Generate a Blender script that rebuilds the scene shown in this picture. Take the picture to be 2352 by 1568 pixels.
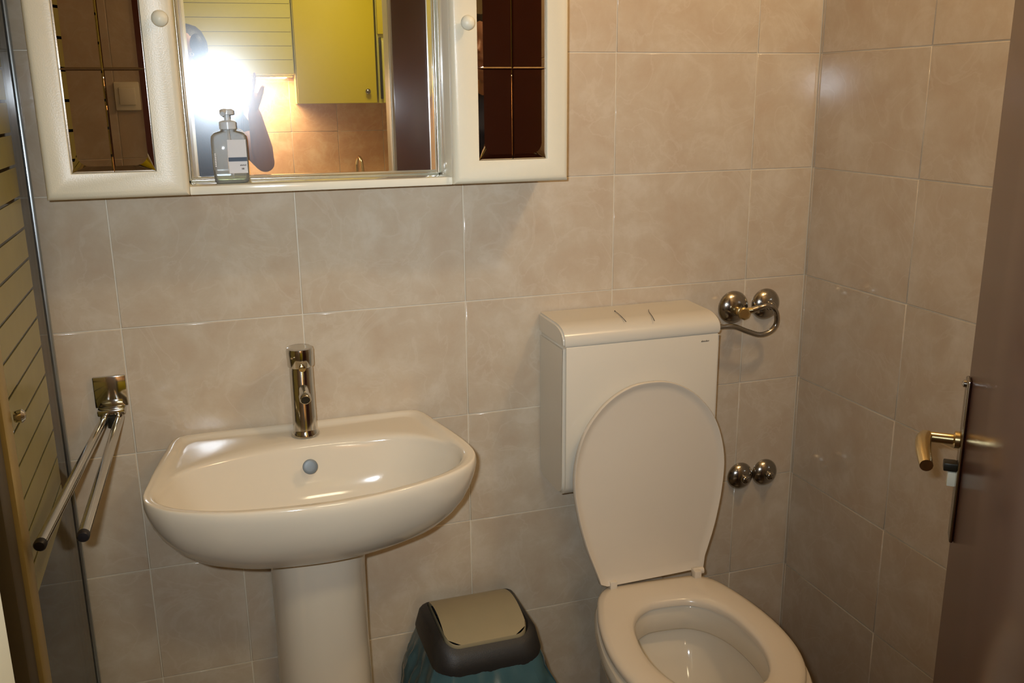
import bpy, bmesh, math, random
from mathutils import Vector, Matrix, noise
R_ = math.radians
PI = math.pi
for o in list(bpy.data.objects):
    bpy.data.objects.remove(o, do_unlink=True)
scn = bpy.context.scene
COL = scn.collection
random.seed(7)

# ------------------------------------------------------------------ camera
cam_d = bpy.data.cameras.new('camera'); cam = bpy.data.objects.new('camera', cam_d); COL.objects.link(cam)
cr = Vector((0.949377, -0.31398415, -0.00986223)); cu = Vector((0.08917348, 0.23926027, 0.96685191)); cf = Vector((0.30121653, 0.91878642, -0.25514726))
mt = Matrix.Identity(4)
for i in range(3):
    mt[i][0] = cr[i]; mt[i][1] = cu[i]; mt[i][2] = -cf[i]
CAM = Vector((-1.33525, -1.8502, 1.438125))
mt.translation = CAM
cam.matrix_world = mt
cam_d.sensor_width = 36; cam_d.lens = 36 * 2146.1 / 2352
cam_d.clip_start = 0.02; cam_d.clip_end = 50
scn.camera = cam

# ------------------------------------------------------------------ world and light
w = bpy.data.worlds.new('world'); scn.world = w; w.use_nodes = True
w.node_tree.nodes['Background'].inputs[0].default_value = (1.0, 0.86, 0.66, 1); w.node_tree.nodes['Background'].inputs[1].default_value = 0.02
scn.view_settings.view_transform = 'Standard'; scn.view_settings.look = 'None'
scn.view_settings.exposure = -0.06; scn.view_settings.gamma = 1.0; scn.view_settings.use_curve_mapping = False

def area(name, loc, rot, sx, sy, power, col, shape='RECTANGLE'):
    l = bpy.data.lights.new(name, 'AREA'); l.shape = shape; l.size = sx; l.size_y = sy; l.energy = power; l.color = col
    o = bpy.data.objects.new(name, l); COL.objects.link(o); o.location = loc; o.rotation_euler = rot; return o
FLASH = Vector((-1.378, -1.832, 1.470))
fl = area('camera_flash_light', FLASH, (0, 0, 0), 0.034, 0.018, 4.6, (0.80, 0.90, 1.0))
fl.data.spread = R_(84)
fl.rotation_euler = (cf + Vector((-0.04, 0, 0.13))).to_track_quat('-Z', 'Z').to_euler()
LAMP = Vector((-0.17, -0.84, 2.30))
pl = bpy.data.lights.new('bathroom_lamp_light', 'POINT'); pl.energy = 14.5; pl.color = (1.0, 0.73, 0.42); pl.shadow_soft_size = 0.05
po = bpy.data.objects.new('bathroom_lamp_light', pl); COL.objects.link(po); po.location = LAMP - Vector((0, 0, 0.10))
area('kitchen_lamp_light', (-0.9, -2.10, 2.40), (0, 0, 0), 0.5, 0.3, 12.5, (1.0, 0.84, 0.54))
area('under_cabinet_strip_light', (-1.30, -3.13, 1.528), (0, 0, 0), 0.40, 0.03, 7.0, (1.0, 0.86, 0.66))

# ------------------------------------------------------------------ materials
def srgb(r, g, b):
    f = lambda c: (c / 255 / 12.92) if c / 255 <= 0.04045 else ((c / 255 + 0.055) / 1.055) ** 2.4
    return (f(r), f(g), f(b), 1)
def mat(name, col, rough=0.4, metal=0.0, spec=0.5, noise_amt=0.04, nscale=30, bump=0.0, bscale=200, coat=0.0, **kw):
    m = bpy.data.materials.new(name); m.use_nodes = True; nt = m.node_tree; b = nt.nodes['Principled BSDF']
    b.inputs['Roughness'].default_value = rough; b.inputs['Metallic'].default_value = metal
    b.inputs['Specular IOR Level'].default_value = spec; b.inputs['Coat Weight'].default_value = coat
    b.inputs['Coat Roughness'].default_value = 0.04
    for k, v in kw.items(): b.inputs[k.replace('_', ' ')].default_value = v
    tc = nt.nodes.new('ShaderNodeNewGeometry'); n = nt.nodes.new('ShaderNodeTexNoise'); n.inputs['Scale'].default_value = nscale; n.inputs['Detail'].default_value = 4
    nt.links.new(tc.outputs['Position'], n.inputs['Vector'])
    mx = nt.nodes.new('ShaderNodeMix'); mx.data_type = 'RGBA'
    c1 = tuple(min(1, c * (1 - noise_amt)) for c in col[:3]) + (1,); c2 = tuple(min(1, c * (1 + noise_amt)) for c in col[:3]) + (1,)
    mx.inputs[6].default_value = c1; mx.inputs[7].default_value = c2
    nt.links.new(n.outputs['Fac'], mx.inputs[0]); nt.links.new(mx.outputs[2], b.inputs['Base Color'])
    if bump:
        n2 = nt.nodes.new('ShaderNodeTexNoise'); n2.inputs['Scale'].default_value = bscale; nt.links.new(tc.outputs['Position'], n2.inputs['Vector'])
        bp = nt.nodes.new('ShaderNodeBump'); bp.inputs['Strength'].default_value = bump; bp.inputs['Distance'].default_value = 0.002
        nt.links.new(n2.outputs['Fac'], bp.inputs['Height']); nt.links.new(bp.outputs[0], b.inputs['Normal'])
    return m

def tile_mat(name, base, dark, light, rough=0.16):
    m = bpy.data.materials.new(name); m.use_nodes = True; nt = m.node_tree; b = nt.nodes['Principled BSDF']; L = nt.links
    oi = nt.nodes.new('ShaderNodeObjectInfo'); geo = nt.nodes.new('ShaderNodeNewGeometry')
    ad = nt.nodes.new('ShaderNodeVectorMath'); ad.operation = 'MULTIPLY_ADD'
    cmb = nt.nodes.new('ShaderNodeCombineXYZ'); L.new(oi.outputs['Random'], cmb.inputs[0]); L.new(oi.outputs['Random'], cmb.inputs[2])
    ad.inputs[1].default_value = (37, 11, 23); L.new(cmb.outputs[0], ad.inputs[0]); L.new(geo.outputs['Position'], ad.inputs[2])
    n1 = nt.nodes.new('ShaderNodeTexNoise'); n1.inputs['Scale'].default_value = 11; n1.inputs['Detail'].default_value = 8; n1.inputs['Roughness'].default_value = 0.66; n1.inputs['Distortion'].default_value = 0.25
    L.new(ad.outputs[0], n1.inputs['Vector'])
    r1 = nt.nodes.new('ShaderNodeValToRGB'); r1.color_ramp.elements[0].position = 0.32; r1.color_ramp.elements[0].color = dark
    r1.color_ramp.elements[1].position = 0.70; r1.color_ramp.elements[1].color = light
    e = r1.color_ramp.elements.new(0.52); e.color = base
    L.new(n1.outputs['Fac'], r1.inputs[0])
    # thin pale veins
    n2 = nt.nodes.new('ShaderNodeTexNoise'); n2.inputs['Scale'].default_value = 7; n2.inputs['Detail'].default_value = 5; n2.inputs['Distortion'].default_value = 1.4
    L.new(ad.outputs[0], n2.inputs['Vector'])
    r2 = nt.nodes.new('ShaderNodeValToRGB'); els = r2.color_ramp.elements
    els[0].position = 0.475; els[0].color = (0, 0, 0, 1); els[1].position = 0.525; els[1].color = (0, 0, 0, 1); e = els.new(0.5); e.color = (0.40, 0.40, 0.40, 1)
    L.new(n2.outputs['Fac'], r2.inputs[0])
    mx = nt.nodes.new('ShaderNodeMix'); mx.data_type = 'RGBA'; L.new(r2.outputs[0], mx.inputs[0]); L.new(r1.outputs[0], mx.inputs[6]); mx.inputs[7].default_value = light
    L.new(mx.outputs[2], b.inputs['Base Color'])
    b.inputs['Roughness'].default_value = rough; b.inputs['Specular IOR Level'].default_value = 0.42
    n3 = nt.nodes.new('ShaderNodeTexNoise'); n3.inputs['Scale'].default_value = 14; n3.inputs['Detail'].default_value = 2; L.new(ad.outputs[0], n3.inputs['Vector'])
    bp = nt.nodes.new('ShaderNodeBump'); bp.inputs['Strength'].default_value = 0.03; bp.inputs['Distance'].default_value = 0.003
    L.new(n3.outputs['Fac'], bp.inputs['Height']); L.new(bp.outputs[0], b.inputs['Normal'])
    return m

M = {}
M['tile'] = tile_mat('beige_marbled_tile', srgb(199, 182, 157), srgb(192, 171, 145), srgb(209, 195, 173), 0.10)
M['ktile'] = tile_mat('peach_kitchen_tile', srgb(214, 164, 108), srgb(202, 148, 92), srgb(224, 182, 130))
M['grout'] = mat('cream_grout', srgb(218, 207, 184), 0.5)
M['ceramic'] = mat('white_ceramic', srgb(224, 212, 190), 0.085, noise_amt=0.015, nscale=8)
M['cistern'] = mat('white_cistern_plastic', srgb(216, 207, 188), 0.18, noise_amt=0.015, nscale=8)
M['seat'] = mat('white_seat_plastic', srgb(220, 207, 186), 0.20, noise_amt=0.015, nscale=10)
M['lacquer'] = mat('cream_lacquer', srgb(230, 220, 192), 0.34, noise_amt=0.015, bump=0.12, bscale=420)
M['shelf'] = mat('glossy_cream_shelf', srgb(236, 228, 204), 0.12, coat=1.0)
M['chrome'] = mat('chrome', (0.62, 0.61, 0.58, 1), 0.10, 1.0, noise_amt=0.02)
M['chrome_dull'] = mat('worn_chrome', (0.40, 0.375, 0.33, 1), 0.17, 1.0, noise_amt=0.08, nscale=60)
M['brass'] = mat('brass_handle', (0.72, 0.58, 0.30, 1), 0.22, 1.0, noise_amt=0.06)
M['alu'] = mat('brushed_aluminium', (0.42, 0.46, 0.48, 1), 0.32, 0.9, noise_amt=0.05, nscale=90)
M['gold'] = mat('gold_anodised_profile', (0.46, 0.35, 0.14, 1), 0.40, 0.5, noise_amt=0.06, nscale=50)
M['darkshower'] = mat('dark_shower_brown', srgb(78, 68, 50), 0.5, noise_amt=0.1)  # brown painted for the dark shower beyond the post
M['black'] = mat('black_plastic', srgb(24, 21, 24), 0.45, noise_amt=0.1)
M['lidgrey'] = mat('anthracite_plastic', srgb(42, 40, 38), 0.5, noise_amt=0.08, bump=0.2, bscale=500)
M['flap'] = mat('taupe_plastic', srgb(150, 138, 108), 0.42, noise_amt=0.04)
M['door'] = mat('dark_brown_laminate', srgb(96, 56, 46), 0.22, noise_amt=0.10, nscale=12, spec=0.4)
M['white'] = mat('white_paint', srgb(232, 228, 205), 0.4)
M['yellow'] = mat('yellow_laminate', srgb(226, 205, 28), 0.35, noise_amt=0.03, nscale=60)
M['glareyellow'] = mat('yellow_paled_by_glare', srgb(222, 212, 92), 0.35, noise_amt=0.03, nscale=60)  # yellow laminate with the glare of the light put into its colour
M['gap'] = mat('cabinet_gap', srgb(40, 36, 20), 0.7)
M['counter'] = mat('grey_worktop', srgb(150, 140, 124), 0.4, noise_amt=0.3, nscale=120)
M['plaster'] = mat('cream_plaster', srgb(222, 208, 176), 0.8, bump=0.1)
M['floor'] = mat('brown_floor_tile', srgb(84, 66, 52), 0.3, noise_amt=0.15, nscale=14)
M['skin'] = mat('skin', srgb(176, 126, 100), 0.5, noise_amt=0.05, nscale=40, Subsurface_Weight=0.05)
M['hair'] = mat('dark_hair', srgb(34, 26, 24), 0.5, noise_amt=0.3, nscale=200, bump=0.6, bscale=300)
M['shirt'] = mat('dark_blue_cloth', srgb(44, 46, 66), 0.8, noise_amt=0.1, bump=0.3)
M['trousers'] = mat('dark_trouser_cloth', srgb(40, 38, 40), 0.85, noise_amt=0.1, bump=0.3)
M['eye'] = mat('eye_white', srgb(225, 220, 212), 0.2)
M['silver'] = mat('silver_camera_body', srgb(120, 122, 128), 0.35, 0.6)
M['pump'] = mat('pale_pump_plastic', srgb(200, 206, 210), 0.25)
M['label'] = mat('bottle_label', srgb(205, 202, 198), 0.5)
M['labelband'] = mat('label_navy_band', srgb(30, 46, 66), 0.5)
M['ink'] = mat('grey_ink', srgb(88, 78, 62), 0.6)
M['capgrey'] = mat('matte_grey_cap', srgb(118, 126, 130), 0.45, 0.2)
M['key'] = mat('blackened_metal', srgb(44, 40, 30), 0.4, 0.4)
M['bowlin'] = mat('bowl_glaze', srgb(206, 204, 190), 0.12, noise_amt=0.03, nscale=10)

def mirror_mat(name, tint=(0.93, 0.93, 0.92, 1), glare_lobes=True):
    m = bpy.data.materials.new(name); m.use_nodes = True; nt = m.node_tree; nt.nodes.clear(); L = nt.links
    out = nt.nodes.new('ShaderNodeOutputMaterial')
    g1 = nt.nodes.new('ShaderNodeBsdfGlossy'); g1.inputs['Color'].default_value = tint; g1.inputs['Roughness'].default_value = 0.0
    if not glare_lobes:
        L.new(g1.outputs[0], out.inputs[0]); return m
    # two wider lobes added to imitate the lens glare around the flash
    g2 = nt.nodes.new('ShaderNodeBsdfGlossy'); g2.inputs['Color'].default_value = (0.9, 0.95, 1, 1); g2.inputs['Roughness'].default_value = 0.085
    g3 = nt.nodes.new('ShaderNodeBsdfGlossy'); g3.inputs['Color'].default_value = (0.9, 0.95, 1, 1); g3.inputs['Roughness'].default_value = 0.19
    geo = nt.nodes.new('ShaderNodeNewGeometry'); n = nt.nodes.new('ShaderNodeTexNoise'); n.inputs['Scale'].default_value = 25; L.new(geo.outputs['Position'], n.inputs['Vector'])
    mr = nt.nodes.new('ShaderNodeMapRange'); mr.inputs['To Min'].default_value = 0.030; mr.inputs['To Max'].default_value = 0.050; L.new(n.outputs['Fac'], mr.inputs[0])
    m1 = nt.nodes.new('ShaderNodeMixShader'); L.new(mr.outputs[0], m1.inputs[0]); L.new(g1.outputs[0], m1.inputs[1]); L.new(g2.outputs[0], m1.inputs[2])
    m2 = nt.nodes.new('ShaderNodeMixShader'); m2.inputs[0].default_value = 0.035; L.new(m1.outputs[0], m2.inputs[1]); L.new(g3.outputs[0], m2.inputs[2])
    L.new(m2.outputs[0], out.inputs[0]); return m
M['mirror'] = mirror_mat('mirror_glass')
M['mirror_tint'] = mirror_mat('bronze_mirror_glass', (0.62, 0.55, 0.47, 1), False)

def glass_mat(name, tint, refl_rough=0.02, alpha=0.0, body=(1, 1, 1, 1), ior=1.5):
    # thin pane: fresnel reflection over clear transmission, with an optional satin body
    m = bpy.data.materials.new(name); m.use_nodes = True; nt = m.node_tree; nt.nodes.clear(); L = nt.links
    out = nt.nodes.new('ShaderNodeOutputMaterial'); fr = nt.nodes.new('ShaderNodeFresnel'); fr.inputs[0].default_value = ior
    t = nt.nodes.new('ShaderNodeBsdfTransparent'); t.inputs[0].default_value = tint
    g = nt.nodes.new('ShaderNodeBsdfGlossy'); g.inputs['Roughness'].default_value = refl_rough
    base = t
    if alpha > 0:
        d = nt.nodes.new('ShaderNodeBsdfDiffuse'); geo = nt.nodes.new('ShaderNodeNewGeometry'); n = nt.nodes.new('ShaderNodeTexNoise'); n.inputs['Scale'].default_value = 16; n.inputs['Detail'].default_value = 5
        L.new(geo.outputs['Position'], n.inputs['Vector']); mx = nt.nodes.new('ShaderNodeMix'); mx.data_type = 'RGBA'
        mx.inputs[6].default_value = tuple(c * 0.82 for c in body[:3]) + (1,); mx.inputs[7].default_value = body; L.new(n.outputs['Fac'], mx.inputs[0]); L.new(mx.outputs[2], d.inputs[0])
        tr = nt.nodes.new('ShaderNodeBsdfTranslucent'); L.new(mx.outputs[2], tr.inputs[0])
        md = nt.nodes.new('ShaderNodeMixShader'); md.inputs[0].default_value = 0.4; L.new(d.outputs[0], md.inputs[1]); L.new(tr.outputs[0], md.inputs[2])
        mm = nt.nodes.new('ShaderNodeMixShader'); mm.inputs[0].default_value = alpha; L.new(t.outputs[0], mm.inputs[1]); L.new(md.outputs[0], mm.inputs[2]); base = mm
    mf = nt.nodes.new('ShaderNodeMixShader'); L.new(fr.outputs[0], mf.inputs[0]); L.new(base.outputs[0], mf.inputs[1]); L.new(g.outputs[0], mf.inputs[2])
    L.new(mf.outputs[0], out.inputs[0]); return m
M['glass'] = glass_mat('clear_shower_glass', (0.90, 0.92, 0.90, 1))
M['satin'] = glass_mat('warm_lit_satin_glass', (0.9, 0.9, 0.8, 1), 0.25, 0.86, srgb(214, 204, 130), 1.35)  # yellow of the warm light is put into the satin body colour
M['bag'] = glass_mat('blue_bin_liner', (0.6, 0.8, 0.85, 1), 0.24, 0.86, srgb(98, 138, 146), 1.5)
M['bottleglass'] = glass_mat('clear_bottle_plastic', (0.93, 0.95, 0.95, 1), 0.03, 0.26, (0.86, 0.88, 0.9, 1), 1.35)
M['soap'] = glass_mat('clear_yellowish_soap', (0.90, 0.92, 0.74, 1), 0.05, 0.2, srgb(205, 205, 150), 1.35)
M['edgeglass'] = mat('polished_glass_edge', (0.80, 0.84, 0.83, 1), 0.15, 1.0)
M['water'] = glass_mat('toilet_water', (0.55, 0.72, 0.55, 1), 0.0, 0.25, srgb(120, 140, 100), 1.33)

def emit(name, col, s):
    m = bpy.data.materials.new(name); m.use_nodes = True; nt = m.node_tree; nt.nodes.clear()
    o = nt.nodes.new('ShaderNodeOutputMaterial'); e = nt.nodes.new('ShaderNodeEmission'); e.inputs[0].default_value = col; e.inputs[1].default_value = s
    nt.links.new(e.outputs[0], o.inputs[0]); return m
M['lampglow'] = emit('warm_lamp_glow', (1, 0.72, 0.42, 1), 5.0)
M['stripglow'] = emit('strip_lamp_glow', (1, 0.88, 0.68, 1), 22.0)

# ------------------------------------------------------------------ helpers
def newbm(): return bmesh.new()
def box(bm, x0, x1, y0, y1, z0, z1, bev=0.0, seg=2):
    b = bmesh.new(); bmesh.ops.create_cube(b, size=1)
    for v in b.verts:
        v.co = Vector(((x0 + x1) / 2 + v.co.x * abs(x1 - x0), (y0 + y1) / 2 + v.co.y * abs(y1 - y0), (z0 + z1) / 2 + v.co.z * abs(z1 - z0)))
    if bev: bmesh.ops.bevel(b, geom=b.edges[:], offset=bev, segments=seg, affect='EDGES', profile=0.5)
    merge(bm, b); return bm
def merge(bm, b):
    me = bpy.data.meshes.new('tmp'); b.to_mesh(me); b.free(); bm.from_mesh(me); bpy.data.meshes.remove(me)
def frame_axes(d):
    d = d.normalized(); a = Vector((0, 0, 1)) if abs(d.z) < 0.9 else Vector((1, 0, 0))
    u = d.cross(a).normalized(); return u, d.cross(u).normalized()
def rings(bm, rs, closed=True, cap0=True, cap1=True):
    vs = [[bm.verts.new(p) for p in r] for r in rs]; n = len(rs[0])
    for a, b in zip(vs, vs[1:]):
        for i in range(n if closed else n - 1):
            j = (i + 1) % n
            bm.faces.new((a[i], a[j], b[j], b[i]))
    if cap0: bm.faces.new(list(reversed(vs[0])))
    if cap1: bm.faces.new(vs[-1])
    return vs
def lathe(bm, c, axis, prof, n=32):
    # prof: list of (distance along the axis, radius)
    axis = Vector(axis).normalized(); u, v = frame_axes(axis); c = Vector(c)
    rs = [[c + axis * t + (u * math.cos(2 * PI * i / n) + v * math.sin(2 * PI * i / n)) * max(r, 1e-5) for i in range(n)] for t, r in prof]
    rings(bm, rs); return bm
def tube(bm, pts, r, n=12, cap=True):
    pts = [Vector(p) for p in pts]; rr = r if isinstance(r, (list, tuple)) else [r] * len(pts); u = None; rs = []
    for i, p in enumerate(pts):
        d = (pts[min(i + 1, len(pts) - 1)] - pts[max(i - 1, 0)]).normalized()
        if u is None: u, v = frame_axes(d)
        else:
            u = (u - d * u.dot(d)).normalized(); v = d.cross(u).normalized()
        v = d.cross(u).normalized()
        rs.append([p + (u * math.cos(2 * PI * k / n) + v * math.sin(2 * PI * k / n)) * rr[i] for k in range(n)])
    rings(bm, rs, cap0=cap, cap1=cap); return bm
def smooth_path(P, k=6):
    P = [Vector(p) for p in P]; out = []
    for i in range(len(P) - 1):
        a, b, c, d = P[max(i - 1, 0)], P[i], P[i + 1], P[min(i + 2, len(P) - 1)]
        for j in range(k):
            t = j / k; out.append(0.5 * ((2 * b) + (-a + c) * t + (2 * a - 5 * b + 4 * c - d) * t * t + (-a + 3 * b - 3 * c + d) * t ** 3))
    out.append(P[-1]); return out
def closed_path(P, n=96):
    P = [Vector(p) for p in P]; m = len(P); dense = []
    for i in range(m):
        a, b, c, d = P[i - 1], P[i], P[(i + 1) % m], P[(i + 2) % m]
        for j in range(16):
            t = j / 16; dense.append(0.5 * ((2 * b) + (-a + c) * t + (2 * a - 5 * b + 4 * c - d) * t * t + (-a + 3 * b - 3 * c + d) * t ** 3))
    L = [0]
    for i in range(len(dense)): L.append(L[-1] + (dense[(i + 1) % len(dense)] - dense[i]).length)
    out = []; k = 0
    for i in range(n):
        s = L[-1] * i / n
        while L[k + 1] < s: k += 1
        f = (s - L[k]) / max(L[k + 1] - L[k], 1e-9); out.append(dense[k].lerp(dense[(k + 1) % len(dense)], f))
    return out
def radial(P, c, n=120):
    # resample a closed outline by angle about c, so that outlines match vertex for vertex
    P = closed_path(P, 720); ang = sorted(((math.atan2(p.y - c[1], p.x - c[0])) % (2 * PI), math.hypot(p.x - c[0], p.y - c[1])) for p in P)
    out = []
    for i in range(n):
        a = 2 * PI * i / n; lo = ang[-1]; lo = (lo[0] - 2 * PI, lo[1]); hi = None
        for q in ang:
            if q[0] >= a: hi = q; break
            lo = q
        if hi is None: hi = (ang[0][0] + 2 * PI, ang[0][1])
        f = (a - lo[0]) / max(hi[0] - lo[0], 1e-9); r = lo[1] + (hi[1] - lo[1]) * f
        out.append((c[0] + r * math.cos(a), c[1] + r * math.sin(a)))
    return out
def extrude_xy(bm, outline, z0, z1, bev=0.0):
    b = bmesh.new(); vs = [b.verts.new((p[0], p[1], z0)) for p in outline]; f = b.faces.new(vs)
    r = bmesh.ops.extrude_face_region(b, geom=[f])
    for v in r['geom']:
        if isinstance(v, bmesh.types.BMVert): v.co.z = z1
    bmesh.ops.recalc_face_normals(b, faces=b.faces[:])
    if bev:
        es = [e for e in b.edges if abs(e.verts[0].co.z - e.verts[1].co.z) < 1e-6]
        bmesh.ops.bevel(b, geom=es, offset=bev, segments=3, affect='EDGES')
    merge(bm, b); return bm
def xform(bm, mtx): bmesh.ops.transform(bm, matrix=mtx, verts=bm.verts[:]); return bm

def link(name, bm, m, parent=None, smooth=True, angle=40, origin=None):
    bmesh.ops.recalc_face_normals(bm, faces=bm.faces[:])
    org = Vector((0, 0, 0))
    if parent is not None:
        p = parent
        while p is not None: org += p.location; p = p.parent
    elif origin is not None: org = Vector(origin)
    loc = Vector((0, 0, 0)) if parent is not None else org
    for v in bm.verts: v.co -= org
    me = bpy.data.meshes.new(name); bm.to_mesh(me); bm.free()
    if smooth:
        for p in me.polygons: p.use_smooth = True
        me.set_sharp_from_angle(angle=R_(angle))
    me.materials.append(m)
    o = bpy.data.objects.new(name, me); COL.objects.link(o); o.location = loc; o.parent = parent
    return o
def tag(o, label, cat, group=None):
    o['label'] = label; o['category'] = cat
    if group: o['group'] = group
    return o
def thing(name, label, cat, loc, group=None):
    o = bpy.data.objects.new(name, None); COL.objects.link(o); o.location = loc; o.empty_display_size = 0.05
    return tag(o, label, cat, group)
def copy_tree(o, parent=None):
    c = o.copy(); COL.objects.link(c)
    if parent is not None: c.parent = parent
    for ch in list(o.children): copy_tree(ch, c)
    return c
def struct(o): o['kind'] = 'structure'; return o

# ------------------------------------------------------------------ the room
XL, YF, ZC = -2.36, -1.42, 2.42
GT = 0.0016      # tiles stand this proud of the grout bed
TW, TH = 0.33565, 0.25
VX = -0.1592
def tile_mesh(w_, h_, name='tile'):
    bm = bmesh.new(); g = 0.0011; x, z = w_ / 2 - g, h_ / 2 - g; t = GT
    def ring(ix, y): return [Vector((sx * (x - ix), y, sz * (z - ix))) for sx, sz in ((-1, -1), (1, -1), (1, 1), (-1, 1))]
    rings(bm, [ring(0, 0), ring(0, -t + 0.0009), ring(0.0005, -t + 0.0003), ring(0.0013, -t)], cap0=False)
    bmesh.ops.recalc_face_normals(bm, faces=bm.faces[:])
    me = bpy.data.meshes.new(name); bm.to_mesh(me); bm.free()
    for p in me.polygons: p.use_smooth = True
    big = max(me.polygons, key=lambda p: p.area); ks = set(tuple(sorted(k)) for k in big.edge_keys)
    me.set_sharp_from_angle(angle=R_(80))
    for e in me.edges:
        if tuple(sorted(e.vertices)) in ks: e.use_edge_sharp = True
    return me
TM = {}
def add_tile(parent, cx, cy, cz, w_, h_, rz, m):
    k = (round(w_, 4), round(h_, 4), m)
    if k not in TM:
        TM[k] = tile_mesh(w_, h_); TM[k].materials.append(M[m])
    o = bpy.data.objects.new('tile', TM[k]); COL.objects.link(o); o.parent = parent
    o.location = (cx, cy, cz)
    o.rotation_euler = (random.uniform(-0.0009, 0.0009), 0, rz + random.uniform(-0.0009, 0.0009))
    return o
def spans(a, b, ref, step):
    k = math.ceil((a - ref) / step - 1e-6); xs = [a]; v = ref + k * step
    while v < b - 0.004:
        if v > a + 0.004: xs.append(v)
        v += step
    xs.append(b); return list(zip(xs, xs[1:]))
zrows = spans(0, ZC, 0.02, TH)

wb = bmesh.new(); box(wb, XL - 0.1, 0.1, GT, 0.14, 0, ZC); wall_back = struct(link('wall_back', wb, M['grout'], smooth=False))
for z0, z1 in zrows:
    for x0, x1 in spans(XL, 0, VX, TW):
        cuts = [(x0, x1)]
        if z1 < 0.53 and abs(x0 + 1.5018) < 0.01: cuts = [(x0, -1.322), (-1.322, x1)]
        for a, b in cuts: add_tile(wall_back, (a + b) / 2, GT, (z0 + z1) / 2, b - a, z1 - z0, 0, 'tile')
wr = bmesh.new(); box(wr, GT, 0.12, YF - 0.12, GT, 0, ZC); wall_right = struct(link('wall_right', wr, M['grout'], smooth=False))
for z0, z1 in zrows:
    for y0, y1 in spans(YF, 0, -0.3441, TW): add_tile(wall_right, GT, (y0 + y1) / 2, (z0 + z1) / 2, y1 - y0, z1 - z0, -PI / 2, 'tile')
wl = bmesh.new(); box(wl, XL - 0.1, XL - GT, YF - 0.12, GT, 0, ZC); wall_left = struct(link('wall_left', wl, M['grout'], smooth=False))
for z0, z1 in zrows:
    for y0, y1 in spans(YF, 0, 0, TW): add_tile(wall_left, XL - GT, (y0 + y1) / 2, (z0 + z1) / 2, y1 - y0, z1 - z0, PI / 2, 'tile')
# front wall with the door opening
JL, JR, DH = -1.452, -0.785, 2.03
wf = bmesh.new()
box(wf, XL - 0.1, JL, YF - 0.12, YF - GT, 0, ZC); box(wf, JR, GT, YF - 0.12, YF - GT, 0, ZC); box(wf, JL, JR, YF - 0.12, YF - GT, DH, ZC)
wall_front = struct(link('wall_front', wf, M['grout'], smooth=False))
for z0, z1 in zrows:
    for x0, x1 in spans(XL, JL - 0.030, JL - 0.115, TW): add_tile(wall_front, (x0 + x1) / 2, YF - GT, (z0 + z1) / 2, x1 - x0, z1 - z0, PI, 'tile')
    for x0, x1 in spans(JR + 0.05, 0, 0, TW): add_tile(wall_front, (x0 + x1) / 2, YF - GT, (z0 + z1) / 2, x1 - x0, z1 - z0, PI, 'tile')
b = bmesh.new(); box(b, XL - 0.1, 0.9, -3.45, 0.14, -0.08, 0); struct(link('floor', b, M['floor'], smooth=False))
b = bmesh.new(); box(b, XL - 0.1, 0.9, -3.45, 0.14, ZC, ZC + 0.08); struct(link('ceiling', b, M['plaster'], smooth=False))
# door lining and casings (cream) around the opening
b = bmesh.new()
for x0, x1 in ((JL - 0.030, JL + 0.012), (JR - 0.012, JR + 0.052)):
    box(b, x0, x1, YF - 0.004, YF + 0.012, 0, DH + 0.05, 0.003); box(b, x0, x1, YF - 0.134, YF - 0.12, 0, DH + 0.05, 0.003)
box(b, JL, JL + 0.014, YF - 0.125, YF + 0.004, 0, DH); box(b, JR - 0.014, JR, YF - 0.125, YF + 0.004, 0, DH)
box(b, JL - 0.030, JR + 0.052, YF - 0.004, YF + 0.012, DH - 0.012, DH + 0.05, 0.003); box(b, JL - 0.052, JR + 0.052, YF - 0.134, YF - 0.12, DH - 0.012, DH + 0.05, 0.003)
box(b, JL, JR, YF - 0.125, YF + 0.004, DH - 0.014, DH)
struct(link('trim_1', b, M['white']))
# kitchen shell beyond the doorway
KY = -3.25
wk = bmesh.new(); box(wk, XL - 0.1, 0.9, KY - 0.12, KY - GT, 0, ZC); wall_kitchen = struct(link('wall_kitchen', wk, M['grout'], smooth=False))
for z0, z1 in spans(0.90, 1.56, 1.264, 0.25):
    for x0, x1 in spans(-2.3, 0.6, -1.08, 0.235): add_tile(wall_kitchen, (x0 + x1) / 2, KY - GT, (z0 + z1) / 2, x1 - x0, z1 - z0, PI, 'ktile')
b = bmesh.new(); box(b, XL - 0.1, XL, KY, YF - 0.12, 0, ZC); struct(link('wall_kitchen_left', b, M['plaster'], smooth=False))
b = bmesh.new(); box(b, 0.8, 0.9, KY, YF - 0.12, 0, ZC); struct(link('wall_kitchen_right', b, M['plaster'], smooth=False))
b = bmesh.new(); box(b, GT, 0.8, YF - 0.12, YF - 0.02, 0, ZC); struct(link('wall_kitchen_front', b, M['plaster'], smooth=False))

# ------------------------------------------------------------------ door leaf
E_ = Vector((-0.3405, -0.8645, 0)); H_ = Vector((-0.793, -1.402, 0)); d_ = (H_ - E_).normalized(); n_ = Vector((d_.y, -d_.x, 0))
if n_.x > 0: n_ = -n_
DL = (H_ - E_).length
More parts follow.
